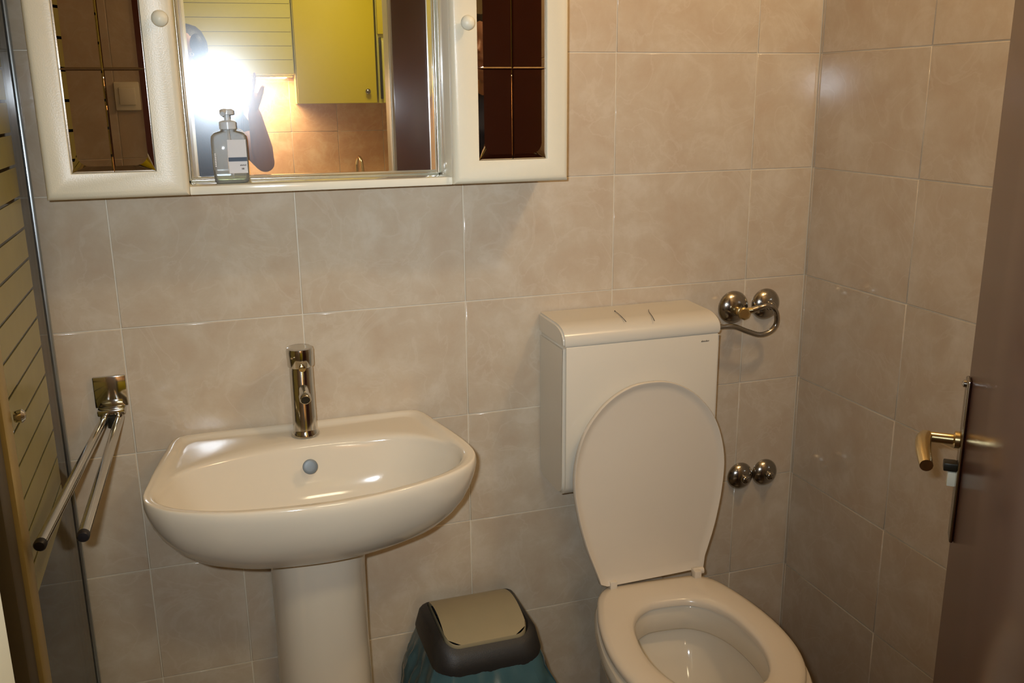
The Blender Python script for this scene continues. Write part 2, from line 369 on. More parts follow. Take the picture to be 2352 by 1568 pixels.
# leaf frame: local x along the leaf from the free edge to the hinge, local y away from the tiled-room face
Mleaf = Matrix(((d_.x, n_.x, 0, E_.x), (d_.y, n_.y, 0, E_.y), (0, 0, 1, 0), (0, 0, 0, 1)))
door = thing('door_1', 'x', 'x', H_); del door['label']; del door['category']; struct(door)
b = box(bmesh.new(), 0, DL - 0.006, -0.04, 0, 0.008, 2.01, 0.0015); leaf = link('door_leaf', xform(b, Mleaf), M['door'], door)
b = bmesh.new()
for z in (0.25, 1.78): lathe(b, Mleaf @ Vector((DL - 0.002, 0.006, z)), (0, 0, 1), [(0, 0.006), (0.002, 0.008), (0.09, 0.008), (0.092, 0.006)], 16)
link('hinge', b, M['chrome_dull'], door)
hz = 0.967
b = bmesh.new(); box(b, 0.012, 0.044, 0.0, 0.0055, hz - 0.150, hz + 0.090, 0.0025)
for z in (hz + 0.082,): lathe(b, (0.028, 0.005, z), (0, 1, 0), [(0, 0.005), (0.004, 0.005), (0.006, 0.002)], 14)
plate = link('handle_plate', xform(b, Mleaf), M['chrome_dull'], door); plate['label'] = 'long metal backplate of the lever handle'
b = bmesh.new()
lathe(b, (0.028, 0.006, hz), (0, 1, 0), [(0, 0.012), (0.006, 0.012), (0.008, 0.0075), (0.038, 0.0075), (0.048, 0.0085)], 20)
tube(b, smooth_path([(0.028, 0.044, hz), (0.032, 0.050, hz), (0.055, 0.053, hz + 0.001), (0.09, 0.053, hz - 0.001), (0.128, 0.050, hz - 0.006)]), [0.0085 + 0.002 * math.sin(i / 24 * PI) for i in range(25)], 16)
lev = link('handle', xform(b, Mleaf), M['brass'], door); lev['label'] = 'short brass lever of the open brown door'
b = box(bmesh.new(), 0.010, 0.030, 0.005, 0.022, hz - 0.048, hz - 0.036, 0.0015); k_ = link('thumb_turn', xform(b, Mleaf), M['key'], door)
b = box(bmesh.new(), 0.012, 0.030, 0.005, 0.016, hz - 0.070, hz - 0.049, 0.0015); link('lock_rosette', xform(b, Mleaf), M['white'], door)
b = bmesh.new(); box(b, 0.012, 0.044, -0.047, -0.04, hz - 0.155, hz + 0.085, 0.003)
lathe(b, (0.028, -0.046, hz), (0, -1, 0), [(0, 0.012), (0.006, 0.012), (0.008, 0.0075), (0.05, 0.0085)], 20)
tube(b, smooth_path([(0.028, -0.094, hz), (0.034, -0.1, hz), (0.07, -0.102, hz), (0.14, -0.1, hz)]), 0.0095, 14)
link('outer_handle', xform(b, Mleaf), M['brass'], door)
b = box(bmesh.new(), -0.0015, 0.001, -0.031, -0.009, hz - 0.11, hz + 0.06); box(b, -0.010, 0.0, -0.026, -0.014, hz - 0.03, hz - 0.012, 0.002)
link('latch', xform(b, Mleaf), M['alu'], door)

# ------------------------------------------------------------------ shower screen on the left
GX = -1.625
ss = thing('shower_screen', 'clear glass shower screen with satin stripes tinted warm-lit yellow and a gold post at left edge', 'shower screen', (GX, -0.28, 0))
b = box(bmesh.new(), GX - 0.003, GX + 0.003, -0.46, -0.006, 0.10, 1.95); link('glass_panel', b, M['glass'], ss, smooth=False)
b = box(bmesh.new(), GX - 0.007, GX + 0.007, -0.014, -0.0005, 0.08, 1.97, 0.003); o = link('wall_profile', b, M['alu'], ss); o['label'] = 'silver aluminium wall profile'
b = box(bmesh.new(), GX - 0.016, GX + 0.010, -0.505, -0.455, 0.08, 1.97, 0.005); o = link('post', b, M['gold'], ss); o['label'] = 'gold coloured post of the shower screen'
b = box(bmesh.new(), GX - 0.020, GX + 0.004, -0.56, -0.507, 0.08, 1.97, 0.005); o = link('dark_shower_strip', b, M['darkshower'], ss)  # added dark strip, stands in for the dark shower beyond the post
z = 0.722; k = 0
band0 = None
while z < 1.90:
    jig = 0
    b = box(bmesh.new(), GX + 0.0032, GX + 0.0042, -0.452, -0.118, z + 0.0025, z + 0.0485)
    link('satin_stripe', b, M['satin'], ss, smooth=False)
    z += 0.051; k += 1
b = box(bmesh.new(), GX - 0.02, GX + 0.014, -0.56, -0.004, 0.055, 0.085, 0.004); link('bottom_rail', b, M['alu'], ss)
b = bmesh.new(); lathe(b, (GX + 0.010, -0.44, 1.005), (1, 0, 0), [(0, 0.008), (0.010, 0.010), (0.014, 0.006)], 16); link('handle_knob', b, M['chrome'], ss)
tray = thing('shower_tray', 'low white shower tray behind the glass screen', 'shower tray', (-1.99, -0.6, 0))
b = bmesh.new(); box(b, XL + 0.002, GX + 0.02, -1.15, -0.002, 0.0, 0.055, 0.01); link('tray_body', b, M['ceramic'], tray)
b = bmesh.new(); lathe(b, (-1.99, -0.58, 0.055), (0, 0, 1), [(0, 0.045), (0.003, 0.043), (0.004, 0.02)], 24); link('drain_cover', b, M['chrome'], tray)

# ------------------------------------------------------------------ basin on its pedestal
BC = (-1.18, -0.20)
rim_o = [(-1.415, -0.003), (-1.430, -0.011), (-1.439, -0.035), (-1.446, -0.08), (-1.454, -0.127), (-1.470, -0.25), (-1.474, -0.300), (-1.462, -0.338), (-1.424, -0.378), (-1.344, -0.414), (-1.224, -0.432), (-1.117, -0.428), (-1.0, -0.394), (-0.930, -0.352), (-0.900, -0.305), (-0.896, -0.25), (-0.908, -0.16), (-0.922, -0.08), (-0.929, -0.035), (-0.938, -0.011), (-0.953, -0.003), (-1.05, -0.002), (-1.18, -0.002), (-1.31, -0.002)]
rim_i = [(-1.452, -0.300), (-1.437, -0.235), (-1.412, -0.185), (-1.35, -0.148), (-1.272, -0.122), (-1.172, -0.110), (-1.06, -0.117), (-0.99, -0.136), (-0.945, -0.18), (-0.922, -0.235), (-0.925, -0.285), (-0.955, -0.325), (-1.0, -0.352), (-1.071, -0.376), (-1.15, -0.388), (-1.224, -0.391), (-1.33, -0.380), (-1.405, -0.358), (-1.44, -0.332)]
P3 = lambda P: [(p[0], p[1], 0) for p in P]
NO = 144
O_ = radial(P3(rim_o), BC, NO); I_ = radial(P3(rim_i), BC, NO)
def ring_mix(A, B, t, z): return [Vector((a[0] + (b_[0] - a[0]) * t, a[1] + (b_[1] - a[1]) * t, z)) for a, b_ in zip(A, B)]
def scale_ring(A, c, sx, sy, z): return [Vector((c[0] + (a[0] - c[0]) * sx, c[1] + (a[1] - c[1]) * sy, z)) for a in A]
basin = thing('washbasin', 'white ceramic washbasin with a D shaped bowl on a pedestal under the mirror cabinet', 'basin', (-1.18, -0.2, 0))
bm = bmesh.new(); ZR = 0.795
rs = []
# underside, from the pedestal upward (the back stays flat on the wall)
def shell(s, z, push=0.0): return [Vector((-1.18 + (a[0] + 1.18) * s, (a[1] + 0.16) * s - 0.16 if a[1] < -0.16 else min(a[1], -0.002), z)) for a in O_]
for s, z in ((0.30, 0.628), (0.42, 0.631), (0.56, 0.640), (0.68, 0.654), (0.78, 0.672), (0.865, 0.697), (0.925, 0.722), (0.965, 0.747), (0.988, 0.768), (0.998, 0.782), (1.0, 0.790)): rs.append(shell(s, z))
def deck(t, z):
    # the outer edge carries a raised band about 2 cm wide; the deck inside it lies lower
    out = []
    for a, b_ in zip(O_, I_):
        p = Vector((a[0] + (b_[0] - a[0]) * t, a[1] + (b_[1] - a[1]) * t, 0)); d = math.hypot(p.x - a[0], p.y - a[1])
        q = max(0, min(1, (d - 0.014) / 0.018)); p.z = z - 0.0085 * q * q * (3 - 2 * q); out.append(p)
    return out
for t, z in ((0.02, 0.7960), (0.05, 0.7990), (0.09, 0.8005), (0.14, 0.8008), (0.19, 0.8006), (0.24, 0.8004), (0.29, 0.8002), (0.35, 0.80), (0.45, 0.80), (0.6, 0.7998), (0.75, 0.7995), (0.86, 0.7988)): rs.append(deck(t, z))
rs.append(ring_mix(O_, I_, 0.93, 0.7880)); rs.append(ring_mix(O_, I_, 0.98, 0.7845)); rs.append(ring_mix(O_, I_, 1.0, 0.780))
ic = (-1.18, -0.24)
for s, z in ((0.985, 0.770), (0.955, 0.755), (0.915, 0.730), (0.85, 0.703), (0.74, 0.678), (0.58, 0.660), (0.38, 0.648), (0.18, 0.642), (0.07, 0.640)): rs.append(scale_ring(I_, ic, s, s, z))
rings(bm, rs)
link('bowl', bm, M['ceramic'], basin, angle=75)
b = bmesh.new()
def ped_out(wx, wy, z): return [Vector((-1.182 + 1.04 * wx * math.copysign(abs(math.cos(a)) ** 0.8, math.cos(a)), -0.13 - wy * math.copysign(abs(math.sin(a)) ** 0.8, math.sin(a)), z)) for a in [2 * PI * i / 48 for i in range(48)]]
rings(b, [ped_out(0.118, 0.125, 0.0), ped_out(0.115, 0.122, 0.03), ped_out(0.098, 0.110, 0.09), ped_out(0.090, 0.104, 0.2), ped_out(0.087, 0.104, 0.4), ped_out(0.087, 0.108, 0.55), ped_out(0.092, 0.118, 0.63)])
link('pedestal', b, M['ceramic'], basin, angle=75)
b = bmesh.new(); lathe(b, (-1.184, -0.1385, 0.752), (0.0, -1, 0.30), [(-0.002, 0.0145), (0.0012, 0.0142), (0.002, 0.0125), (0.0024, 0.008), (0.0025, 0.001)], 28)
o = link('overflow_cap', b, M['capgrey'], basin); o['label'] = 'round grey overflow cap'
b = bmesh.new(); lathe(b, (-1.18, -0.24, 0.640), (0, 0, 1), [(0, 0.022), (0.003, 0.021), (0.004, 0.016), (0.002, 0.012)], 28); link('waste', b, M['chrome'], basin)
b = bmesh.new(); tube(b, [(-1.288, -0.20, 0.635), (-1.288, -0.20, 0.592)], 0.006, 12); lathe(b, (-1.288, -0.20, 0.606), (0, 0, -1), [(0, 0.009), (0.014, 0.009)], 6)
link('bracket_bolt', b, M['key'], basin)

tap = thing('basin_tap', 'chrome cylinder mixer tap standing on the back ledge of the washbasin', 'tap', (-1.182, -0.062, 0.795))
tx, ty = -1.182, -0.062
b = bmesh.new(); lathe(b, (tx, ty, 0.7925), (0, 0, 1), [(0, 0.0275), (0.003, 0.0275), (0.009, 0.0245), (0.013, 0.0232), (0.135, 0.0225), (0.137, 0.0215), (0.139, 0.0215)], 48); link('body', b, M['chrome'], tap)
b = bmesh.new(); lathe(b, (tx, ty, 0.9325), (-0.01, -0.02, 1), [(0, 0.0225), (0.001, 0.0248), (0.003, 0.0255), (0.032, 0.0262), (0.037, 0.0250), (0.0385, 0.0225), (0.038, 0.015)], 48)
link('lever_cap', b, M['chrome'], tap)
b = bmesh.new(); lathe(b, (tx, ty - 0.025, 0.9345), (0, -1, -0.12), [(0, 0.0065), (0.004, 0.0065), (0.005, 0.0045)], 20); o = link('temperature_mark', b, M['brass'], tap)
b = bmesh.new(); lathe(b, (tx, ty - 0.016, 0.893), (0.0, -1, -0.42), [(0, 0.0095), (0.024, 0.0095), (0.026, 0.0112), (0.037, 0.0112), (0.0385, 0.010)], 32)
link('spout', b, M['chrome'], tap)
b = bmesh.new(); d = Vector((0, -1, -0.42)).normalized(); lathe(b, Vector((tx, ty - 0.016, 0.893)) + d * 0.0387, d, [(0, 0.0085), (0.0004, 0.0085)], 24); link('aerator', b, M['key'], tap)

# ------------------------------------------------------------------ towel rail
tr = thing('towel_rail', 'chrome swing towel rail with two bars and a square wall plate left of the washbasin', 'towel rail', (-1.532, -0.01, 0.865))
b = box(bmesh.new(), -1.562, -1.504, -0.008, -0.0005, 0.872, 0.932, 0.0015); link('wall_plate', b, M['chrome'], tr)
b = bmesh.new(); box(b, -1.558, -1.509, -0.034, -0.006, 0.862, 0.874, 0.003); link('bracket', b, M['chrome'], tr)
b = bmesh.new(); tube(b, [(-1.532, -0.026, 0.862), (-1.532, -0.026, 0.838)], 0.011, 16); link('pivot', b, M['key'], tr)
for (xa, xb, yb, zb) in ((-1.546, -1.597, -0.490, 0.828), (-1.520, -1.5415, -0.482, 0.829)):
    a_ = Vector((xa, -0.030, 0.857)); e_ = Vector((xb, yb, zb)); dd = (e_ - a_).normalized()
    b = bmesh.new(); tube(b, [a_, e_], 0.0084, 20); bar = link('bar', b, M['chrome'], tr)
    b = bmesh.new(); lathe(b, e_ - dd * 0.004, dd, [(0, 0.0088), (0.008, 0.0090), (0.0105, 0.007), (0.011, 0.002)], 20); cp = link('end_cap', b, M['black'], bar); cp['label'] = 'black plastic end cap'

# ------------------------------------------------------------------ mirror cabinet
CB, CT = 1.277, 1.93
CF = -0.145
mc = thing('mirror_cabinet', 'cream bathroom mirror cabinet with two side doors on the tiled back wall', 'cabinet', (-1.115, -0.07, CB))
b = bmesh.new()
box(b, -1.572, -1.556, -0.125, -0.001, CB, CT, 0.001); box(b, -0.676, -0.660, -0.125, -0.001, CB, CT, 0.001)
box(b, -1.556, -0.676, -0.010, -0.001, CB, CT)
box(b, -1.556, -1.355, -0.125, -0.010, CB, CB + 0.015); box(b, -0.884, -0.676, -0.125, -0.010, CB, CB + 0.015)
box(b, -1.556, -0.676, -0.125, -0.010, CT - 0.016, CT)
link('carcass', b, M['lacquer'], mc)
b = bmesh.new(); box(b, -1.370, -1.354, -0.127, -0.010, CB + 0.002, CT - 0.016, 0.0008); link('side_panel', b, M['shelf'], mc)
b = bmesh.new(); box(b, -0.886, -0.870, -0.127, -0.010, CB + 0.002, CT - 0.016, 0.0008); link('side_panel', b, M['shelf'], mc)
b = bmesh.new(); box(b, -1.354, -0.886, -0.132, -0.010, CB - 0.001, CB + 0.0135, 0.0015); link('shelf', b, M['shelf'], mc)
# centre mirror, hung slightly out of parallel, with a polished edge
ma = R_(-1.9); mh = Matrix.Translation((-1.12, -0.026, 0)) @ Matrix.Rotation(ma, 4, 'Z')
mx0, mx1, mz0, mz1 = -0.232, 0.232, CB + 0.0145, CT - 0.02
b = bmesh.new(); bv = 0.006
def mring(i, y): return [Vector((x, y, z)) for x, z in ((mx0 + i, mz0 + i), (mx1 - i, mz0 + i), (mx1 - i, mz1 - i), (mx0 + i, mz1 - i))]
rings(b, [mring(0, 0.004), mring(0, 0.0010), mring(bv, 0.0)])
o = link('mirror', xform(b, mh), M['mirror'], mc, smooth=False); o['label'] = 'bevelled centre mirror reflecting the kitchen'
b = bmesh.new()
for x in (mx0, mx1): tube(b, [(x, 0.0005, mz0), (x, 0.0005, mz1)], 0.0036, 12)
tube(b, [(mx0, 0.0005, mz0), (mx1, 0.0005, mz0)], 0.0026, 12)
link('mirror_edge', xform(b, mh), M['edgeglass'], mc)
def cab_door(x0, x1, ix0, ix1, knobx, tilt):
    bm = bmesh.new(); iz0, iz1 = 1.3195, 1.885; yb, yf = -0.128, -0.150
    def rr(a0, a1, c0, c1, y): return [Vector((a0, y, c0)), Vector((a1, y, c0)), Vector((a1, y, c1)), Vector((a0, y, c1))]
    prof = [rr(x0, x1, CB, CT, yb), rr(x0, x1, CB, CT, yf + 0.010), rr(x0 + 0.0015, x1 - 0.0015, CB + 0.002, CT - 0.002, yf + 0.0055), rr(x0 + 0.006, x1 - 0.006, CB + 0.007, CT - 0.007, yf + 0.0015), rr(x0 + 0.011, x1 - 0.011, CB + 0.013, CT - 0.013, yf),
            rr(ix0 - 0.001, ix1 + 0.001, iz0 - 0.001, iz1 + 0.001, yf), rr(ix0, ix1, iz0, iz1, yf + 0.001), rr(ix0, ix1, iz0, iz1, yb)]
    rings(bm, prof + [prof[0]], cap0=False, cap1=False); bmesh.ops.remove_doubles(bm, verts=bm.verts[:], dist=1e-5)
    dr = link('cabinet_door', bm, M['lacquer'], mc, angle=50)
    # bevelled mirror panes with a cross of V grooves, rounded inner corners at the bottom
    cx = (ix0 + ix1) / 2; cz = 1.485; g = 0.0022
    bm = bmesh.new(); box(bm, ix0 + 0.001, ix1 - 0.001, yf + 0.009, yf + 0.012, iz0 + 0.001, iz1 - 0.001)
    n = 10; bw = 0.010; rad = 0.020
    def pane(a0, a1, c0, c1, ro):
        # ro: which bottom corner is rounded (-1 left, 1 right)
        def outl(ins, r, y):
            gz = g
            A0, A1, C0, C1 = a0 + (bw if ro < 0 else g) * ins, a1 - (bw if ro > 0 else g) * ins, c0 + ((bw if c0 < 1.4 else g) * ins), c1 - g * ins
            pts = []
            for (px, pz, sx, sz, rd) in ((A0, C0, 1, 1, ro < 0 and c0 < 1.4), (A1, C0, -1, 1, ro > 0 and c0 < 1.4)):
                rr_ = r if rd else 0.0002
                rg = [PI + (PI / 2) * i / n for i in range(n + 1)] if sx > 0 else [3 * PI / 2 + (PI / 2) * i / n for i in range(n + 1)]
                ccx, ccz = px + sx * rr_, pz + sz * rr_
                pts += [Vector((ccx + rr_ * math.cos(t), y, ccz + rr_ * math.sin(t))) for t in rg]
            pts += [Vector((A1, y, C1)), Vector((A0, y, C1))]
            return pts
        rings(bm, [outl(0, 0.0004, yf + 0.0095), outl(0, 0.0004, yf + 0.0050), outl(1, rad, yf + 0.0018)])
    for (a0, a1, ro) in ((ix0 + 0.001, cx - 0.0004, -1), (cx + 0.0004, ix1 - 0.001, 1)):
        pane(a0, a1, iz0 + 0.001, cz - 0.0004, ro); pane(a0, a1, cz + 0.0004, iz1 - 0.001, ro)
    if tilt:
        pv = Vector((cx, yf + 0.009, 0)); xform(bm, Matrix.Translation(pv) @ Matrix.Rotation(tilt, 4, 'Z') @ Matrix.Translation(-pv))
    ins = link('mirror_insert', bm, M['mirror_tint'], dr, angle=2)
    bm = bmesh.new(); lathe(bm, (knobx, yf, 1.5625), (0, -1, 0), [(0, 0.006), (0.006, 0.0058), (0.010, 0.0085), (0.014, 0.0118), (0.018, 0.0130), (0.022, 0.0120), (0.0255, 0.0085), (0.0275, 0.004), (0.028, 0.0005)], 32)
    kb = link('knob', bm, M['white'], dr, angle=80); kb['label'] = 'round cream knob'
    return dr
cab_door(-1.5775, -1.3545, -1.5355, -1.4040, -1.3745, R_(-0.5))
cab_door(-0.8860, -0.6590, -0.8380, -0.7030, -0.8600, 0)

# soap bottle on the shelf
sz = CB + 0.0138; sx_, sy_ = -1.281, -0.082
sb = thing('soap_bottle', 'clear pump soap bottle with a dark banded label on the mirror cabinet shelf', 'bottle', (sx_, sy_, sz))
def sqr(wx, wy, z, e=0.45): return [Vector((sx_ + wx * math.copysign(abs(math.cos(a)) ** e, math.cos(a)), sy_ + wy * math.copysign(abs(math.sin(a)) ** e, math.sin(a)), z)) for a in [2 * PI * i / 40 for i in range(40)]]
b = bmesh.new(); rings(b, [sqr(0.026, 0.018, sz), sqr(0.030, 0.022, sz + 0.003), sqr(0.031, 0.0225, sz + 0.04), sqr(0.031, 0.0225, sz + 0.074), sqr(0.030, 0.021, sz + 0.082), sqr(0.024, 0.017, sz + 0.088), sqr(0.013, 0.013, sz + 0.091, 1), sqr(0.0125, 0.0125, sz + 0.096, 1)]); link('bottle_body', b, M['bottleglass'], sb, angle=60)
b = bmesh.new(); rings(b, [sqr(0.024, 0.016, sz + 0.002), sqr(0.028, 0.020, sz + 0.005), sqr(0.029, 0.0205, sz + 0.014)]); link('soap', b, M['soap'], sb, angle=60)
def lab(x0, x1, z0, z1, off): return box(bmesh.new(), sx_ + x0, sx_ + x1, sy_ - 0.0232 - off, sy_ - 0.0228 - off, sz + z0, sz + z1)
front = link('label_panel', lab(-0.004, 0.0275, 0.018, 0.076, 0), M['label'], sb, smooth=False)
link('label_band', lab(-0.004, 0.0275, 0.0385, 0.0455, 0.0004), M['labelband'], front, smooth=False)
b = bmesh.new()
for i in range(6): box(b, sx_ + 0.015 + i * 0.0018, sx_ + 0.0161 + i * 0.0018, sy_ - 0.0237, sy_ - 0.0233, sz + 0.0305, sz + 0.0325 + 0.0005 * (i % 2))
for i in range(3): box(b, sx_ + 0.0175 + i * 0.0015, sx_ + 0.0186 + i * 0.0015, sy_ - 0.0237, sy_ - 0.0233, sz + 0.024, sz + 0.027)
link('label_print', b, M['ink'], front, smooth=False)
b = bmesh.new()
for i in range(8): box(b, sx_ - 0.027, sx_ - 0.0245, sy_ - 0.0234, sy_ - 0.0230, sz + 0.030 + i * 0.003, sz + 0.032 + i * 0.003)
link('side_print', b, M['label'], sb, smooth=False)
b = bmesh.new(); lathe(b, (sx_, sy_, sz + 0.094), (0, 0, 1), [(0, 0.0145), (0.012, 0.0145), (0.014, 0.010), (0.015, 0.005), (0.024, 0.005), (0.025, 0.012), (0.032, 0.012), (0.034, 0.009)], 28)
tube(b, smooth_path([(sx_, sy_, sz + 0.124), (sx_ - 0.006, sy_ - 0.016, sz + 0.1245), (sx_ - 0.008, sy_ - 0.030, sz + 0.120)]), 0.0042, 12); o = link('pump', b, M['pump'], sb); o['label'] = 'pale pump head'
b = bmesh.new(); tube(b, [(sx_, sy_, sz + 0.095), (sx_ + 0.003, sy_, sz + 0.008)], 0.002, 8); link('dip_tube', b, M['label'], sb)

# ------------------------------------------------------------------ toilet
to = thing('toilet', 'white toilet with its lid raised against a low plastic cistern on the back wall', 'toilet', (-0.49, -0.35, 0))
CX0, CX1 = -0.668, -0.308; cy = -0.150
# bowl and foot
tc_ = Vector((-0.480, -0.200, 0)); sk = R_(5.5)
Mt = Matrix.Translation(tc_) @ Matrix.Rotation(-sk, 4, 'Z')
def egg(vals):
    # vals: (v forward, half width); local x across, local -y forward
    pts = [(w_, -v, 0) for v, w_ in vals] + [(-w_, -v, 0) for v, w_ in reversed(vals)]
    return pts
seat_v = [(0.004, 0.085), (0.010, 0.108), (0.040, 0.134), (0.085, 0.151), (0.15, 0.168), (0.23, 0.179), (0.31, 0.176), (0.38, 0.155), (0.435, 0.115), (0.468, 0.06), (0.477, 0.02)]
hole_v = [(0.098, 0.026), (0.106, 0.052), (0.130, 0.080), (0.170, 0.101), (0.22, 0.111), (0.275, 0.113), (0.325, 0.105), (0.37, 0.085), (0.398, 0.048)]
SC = (0, -0.25); N2 = 96
SO = radial(egg(seat_v), SC, N2); SI = radial(egg(hole_v), SC, N2)
def zr(A, z, s=1.0): return [Vector((SC[0] + (a[0] - SC[0]) * s, SC[1] + (a[1] - SC[1]) * s, z)) for a in A]
bm = bmesh.new()
zs = 0.402
rs = [zr(SO, zs + 0.002, 0.985), zr(SO, zs + 0.006, 1.0), zr(SO, zs + 0.012, 0.998)]
for t, dz in ((0.06, 0.0168), (0.2, 0.0195), (0.5, 0.0205), (0.78, 0.0195), (0.93, 0.0165), (1.0, 0.012)): rs.append(ring_mix(SO, SI, t, zs + dz))
rs += [ring_mix(SO, SI, 1.0, zs + 0.002)]
rs.append(rs[0]); rings(bm, rs, cap0=False, cap1=False); bmesh.ops.remove_doubles(bm, verts=bm.verts[:], dist=1e-5)
seat = link('seat', xform(bm, Mt), M['seat'], to, angle=75)
bm = bmesh.new()
bo = lambda z, s, dy=0.0, fx=1.0: [Vector((SC[0] + (a[0] - SC[0]) * s * fx, SC[1] + (a[1] - SC[1]) * s + dy, z)) for a in SO]
rs = [bo(0.0, 0.66, 0.03, 0.75), bo(0.02, 0.66, 0.03, 0.75), bo(0.08, 0.60, 0.03, 0.72), bo(0.18, 0.64, 0.02, 0.80), bo(0.27, 0.80, 0.01, 0.9), bo(0.33, 0.93, 0, 0.98), bo(0.365, 1.02, -0.008, 1.0), bo(0.388, 1.045, -0.010), bo(0.398, 1.02, -0.008)]
IN = lambda z, s, dy=0.0: [Vector((0 + (a[0]) * s, -0.262 + (a[1] + 0.262) * s + dy, z)) for a in SI]
rs += [IN(0.401, 1.05), IN(0.396, 1.03), IN(0.352, 1.01), IN(0.345, 1.04), IN(0.340, 1.12), IN(0.325, 1.10), IN(0.29, 0.98), IN(0.25, 0.80, -0.005), IN(0.215, 0.60, -0.012), IN(0.185, 0.44, -0.02), IN(0.16, 0.30, -0.02)]
rings(bm, rs)
link('bowl', xform(bm, Mt), M['ceramic'], to, angle=60)
bm = bmesh.new(); rings(bm, [IN(0.208, 0.555, -0.014), IN(0.210, 0.565, -0.014)]); link('water', xform(bm, Mt), M['water'], to)
# hinges
for sx in (-1, 1):
    bm = bmesh.new(); hx = sx * 0.100
    lathe(bm, (hx + sx * 0.002 - 0.012, -0.014, 0.431), (1, 0, 0), [(0, 0.0065), (0.001, 0.0075), (0.023, 0.0078), (0.024, 0.0065)], 18)
    box(bm, hx - sx * 0.004 - 0.008, hx - sx * 0.004 + 0.008, -0.030, -0.006, 0.416, 0.437, 0.003)
    lathe(bm, (hx - sx * 0.016, -0.004, 0.400), (0, 0, 1), [(0, 0.011), (0.008, 0.011), (0.011, 0.007)], 18)
    link('hinge', xform(bm, Mt), M['seat'], to)
# lid leaning back on the cistern
lid_v = [(0.000, 0.112), (0.006, 0.121), (0.05, 0.138), (0.10, 0.155), (0.17, 0.171), (0.24, 0.178), (0.30, 0.169), (0.35, 0.148), (0.39, 0.115), (0.415, 0.081), (0.430, 0.045), (0.4345, 0.015)]
lo_ = radial([(w_, v, 0) for v, w_ in lid_v] + [(-w_, v, 0) for v, w_ in reversed(lid_v)], (0, 0.22), N2)
bm = bmesh.new()
lz = lambda s, z: [Vector((a[0] * s, 0.22 + (a[1] - 0.22) * s, z)) for a in lo_]
rings(bm, [lz(0.2, 0.0035), lz(0.6, 0.0032), lz(0.90, 0.0026), lz(0.955, 0.0040), lz(0.975, 0.0072), lz(0.992, 0.0082), lz(1.0, 0.0055), lz(0.998, -0.002), lz(0.985, -0.006), lz(0.9, -0.0085), lz(0.5, -0.011)])
th = R_(85.5)
# local: x across, y up along the lid, +z toward the room
Ml = Matrix.Translation((-0.484, -0.205, 0.425)) @ Matrix.Rotation(R_(1.5), 4, 'Z') @ Matrix.Rotation(th, 4, 'X')
link('lid', xform(bm, Ml), M['seat'], to, angle=60)['label'] = 'raised white toilet lid'
# cistern body with a rounded front and separate lid
def yz_prism(bm, prof, x0, x1, bev):
    b2 = bmesh.new(); a = [b2.verts.new((x0, p[0], p[1])) for p in prof]; f = b2.faces.new(a)
    r = bmesh.ops.extrude_face_region(b2, geom=[f])
    for v in r['geom']:
        if isinstance(v, bmesh.types.BMVert): v.co.x = x1
    bmesh.ops.recalc_face_normals(b2, faces=b2.faces[:])
    if bev:
        es = [e for e in b2.edges if abs(e.verts[0].co.x - e.verts[1].co.x) < 1e-6]
        bmesh.ops.bevel(b2, geom=es, offset=bev, segments=3, affect='EDGES')
    merge(bm, b2)
bm = bmesh.new()
prof = [(-0.004, 0.942), (-0.148, 0.942), (cy, 0.940), (cy, 0.66), (cy + 0.002, 0.635), (cy + 0.010, 0.620), (cy + 0.025, 0.612), (-0.030, 0.6115), (-0.010, 0.618), (-0.004, 0.63)]
yz_prism(bm, prof, CX0, CX1, 0.006); cis = link('cistern', bm, M['cistern'], to, angle=50); cis['label'] = 'boxy white plastic cistern'
bm = bmesh.new()
arc = [(cy - 0.001 + 0.055 * (1 - math.cos(t)) ** 1.15, 0.950 + 0.033 * math.sin(t)) for t in [PI / 2 * i / 12 for i in range(13)]]
prof = [(-0.004, 0.943), (cy, 0.943), (cy - 0.001, 0.945)] + arc + [(-0.06, 0.9835), (-0.004, 0.985)]
yz_prism(bm, prof, CX0 - 0.0005, CX1 + 0.0005, 0.004); cl = link('cistern_lid', bm, M['cistern'], to, angle=50)
bm = bmesh.new()
for i, (a, h_) in enumerate(((0, .0018), (.0022, .003), (.0048, .0018), (.0066, .0022), (.0096, .0018), (.012, .0030), (.0145, .0018), (.017, .0022))):
    box(bm, -0.354 + a, -0.354 + a + 0.0013, cy - 0.0004, cy + 0.0001, 0.9262, 0.9262 + h_)
box(bm, -0.354, -0.337, cy - 0.0004, cy + 0.0001, 0.9258, 0.9264); link('maker_mark', bm, M['ink'], cis, smooth=False)
bm = bmesh.new(); tube(bm, [(-0.488, -0.075, 0.62), (-0.488, -0.075, 0.42), (-0.488, -0.10, 0.36), (-0.486, -0.19, 0.33)], 0.022, 20); link('flush_pipe', bm, M['cistern'], to)
bm = bmesh.new(); box(bm, -0.520, -0.400, -0.235, -0.005, 0.0, 0.365, 0.02); link('rear_foot', bm, M['ceramic'], to)

# two stray hairs lying on the cistern lid
for nm, P, lb in (('left', [(-0.5110, -0.051, 0.9850), (-0.516, -0.085, 0.9848), (-0.522, -0.120, 0.9835), (-0.524, -0.135, 0.9815)], 'straight dark hair on the cistern lid, ending in a tiny root'),
              ('right', [(-0.436, -0.062, 0.9848), (-0.446, -0.085, 0.9846), (-0.456, -0.120, 0.9835), (-0.4620, -0.142, 0.9795)], 'curved dark hair on the cistern lid nearest the shut-off valves')):
    b = bmesh.new(); P = smooth_path(P, 5); tube(b, P, [0.00045 + 0.00035 * (i / len(P)) for i in range(len(P))], 6)
    if nm == 'left': bmesh.ops.create_icosphere(b, subdivisions=1, radius=0.0014, matrix=Matrix.Translation(P[0]))
    o = link('hair_strand', b, M['black'], None, origin=P[0]); tag(o, lb, 'hair')

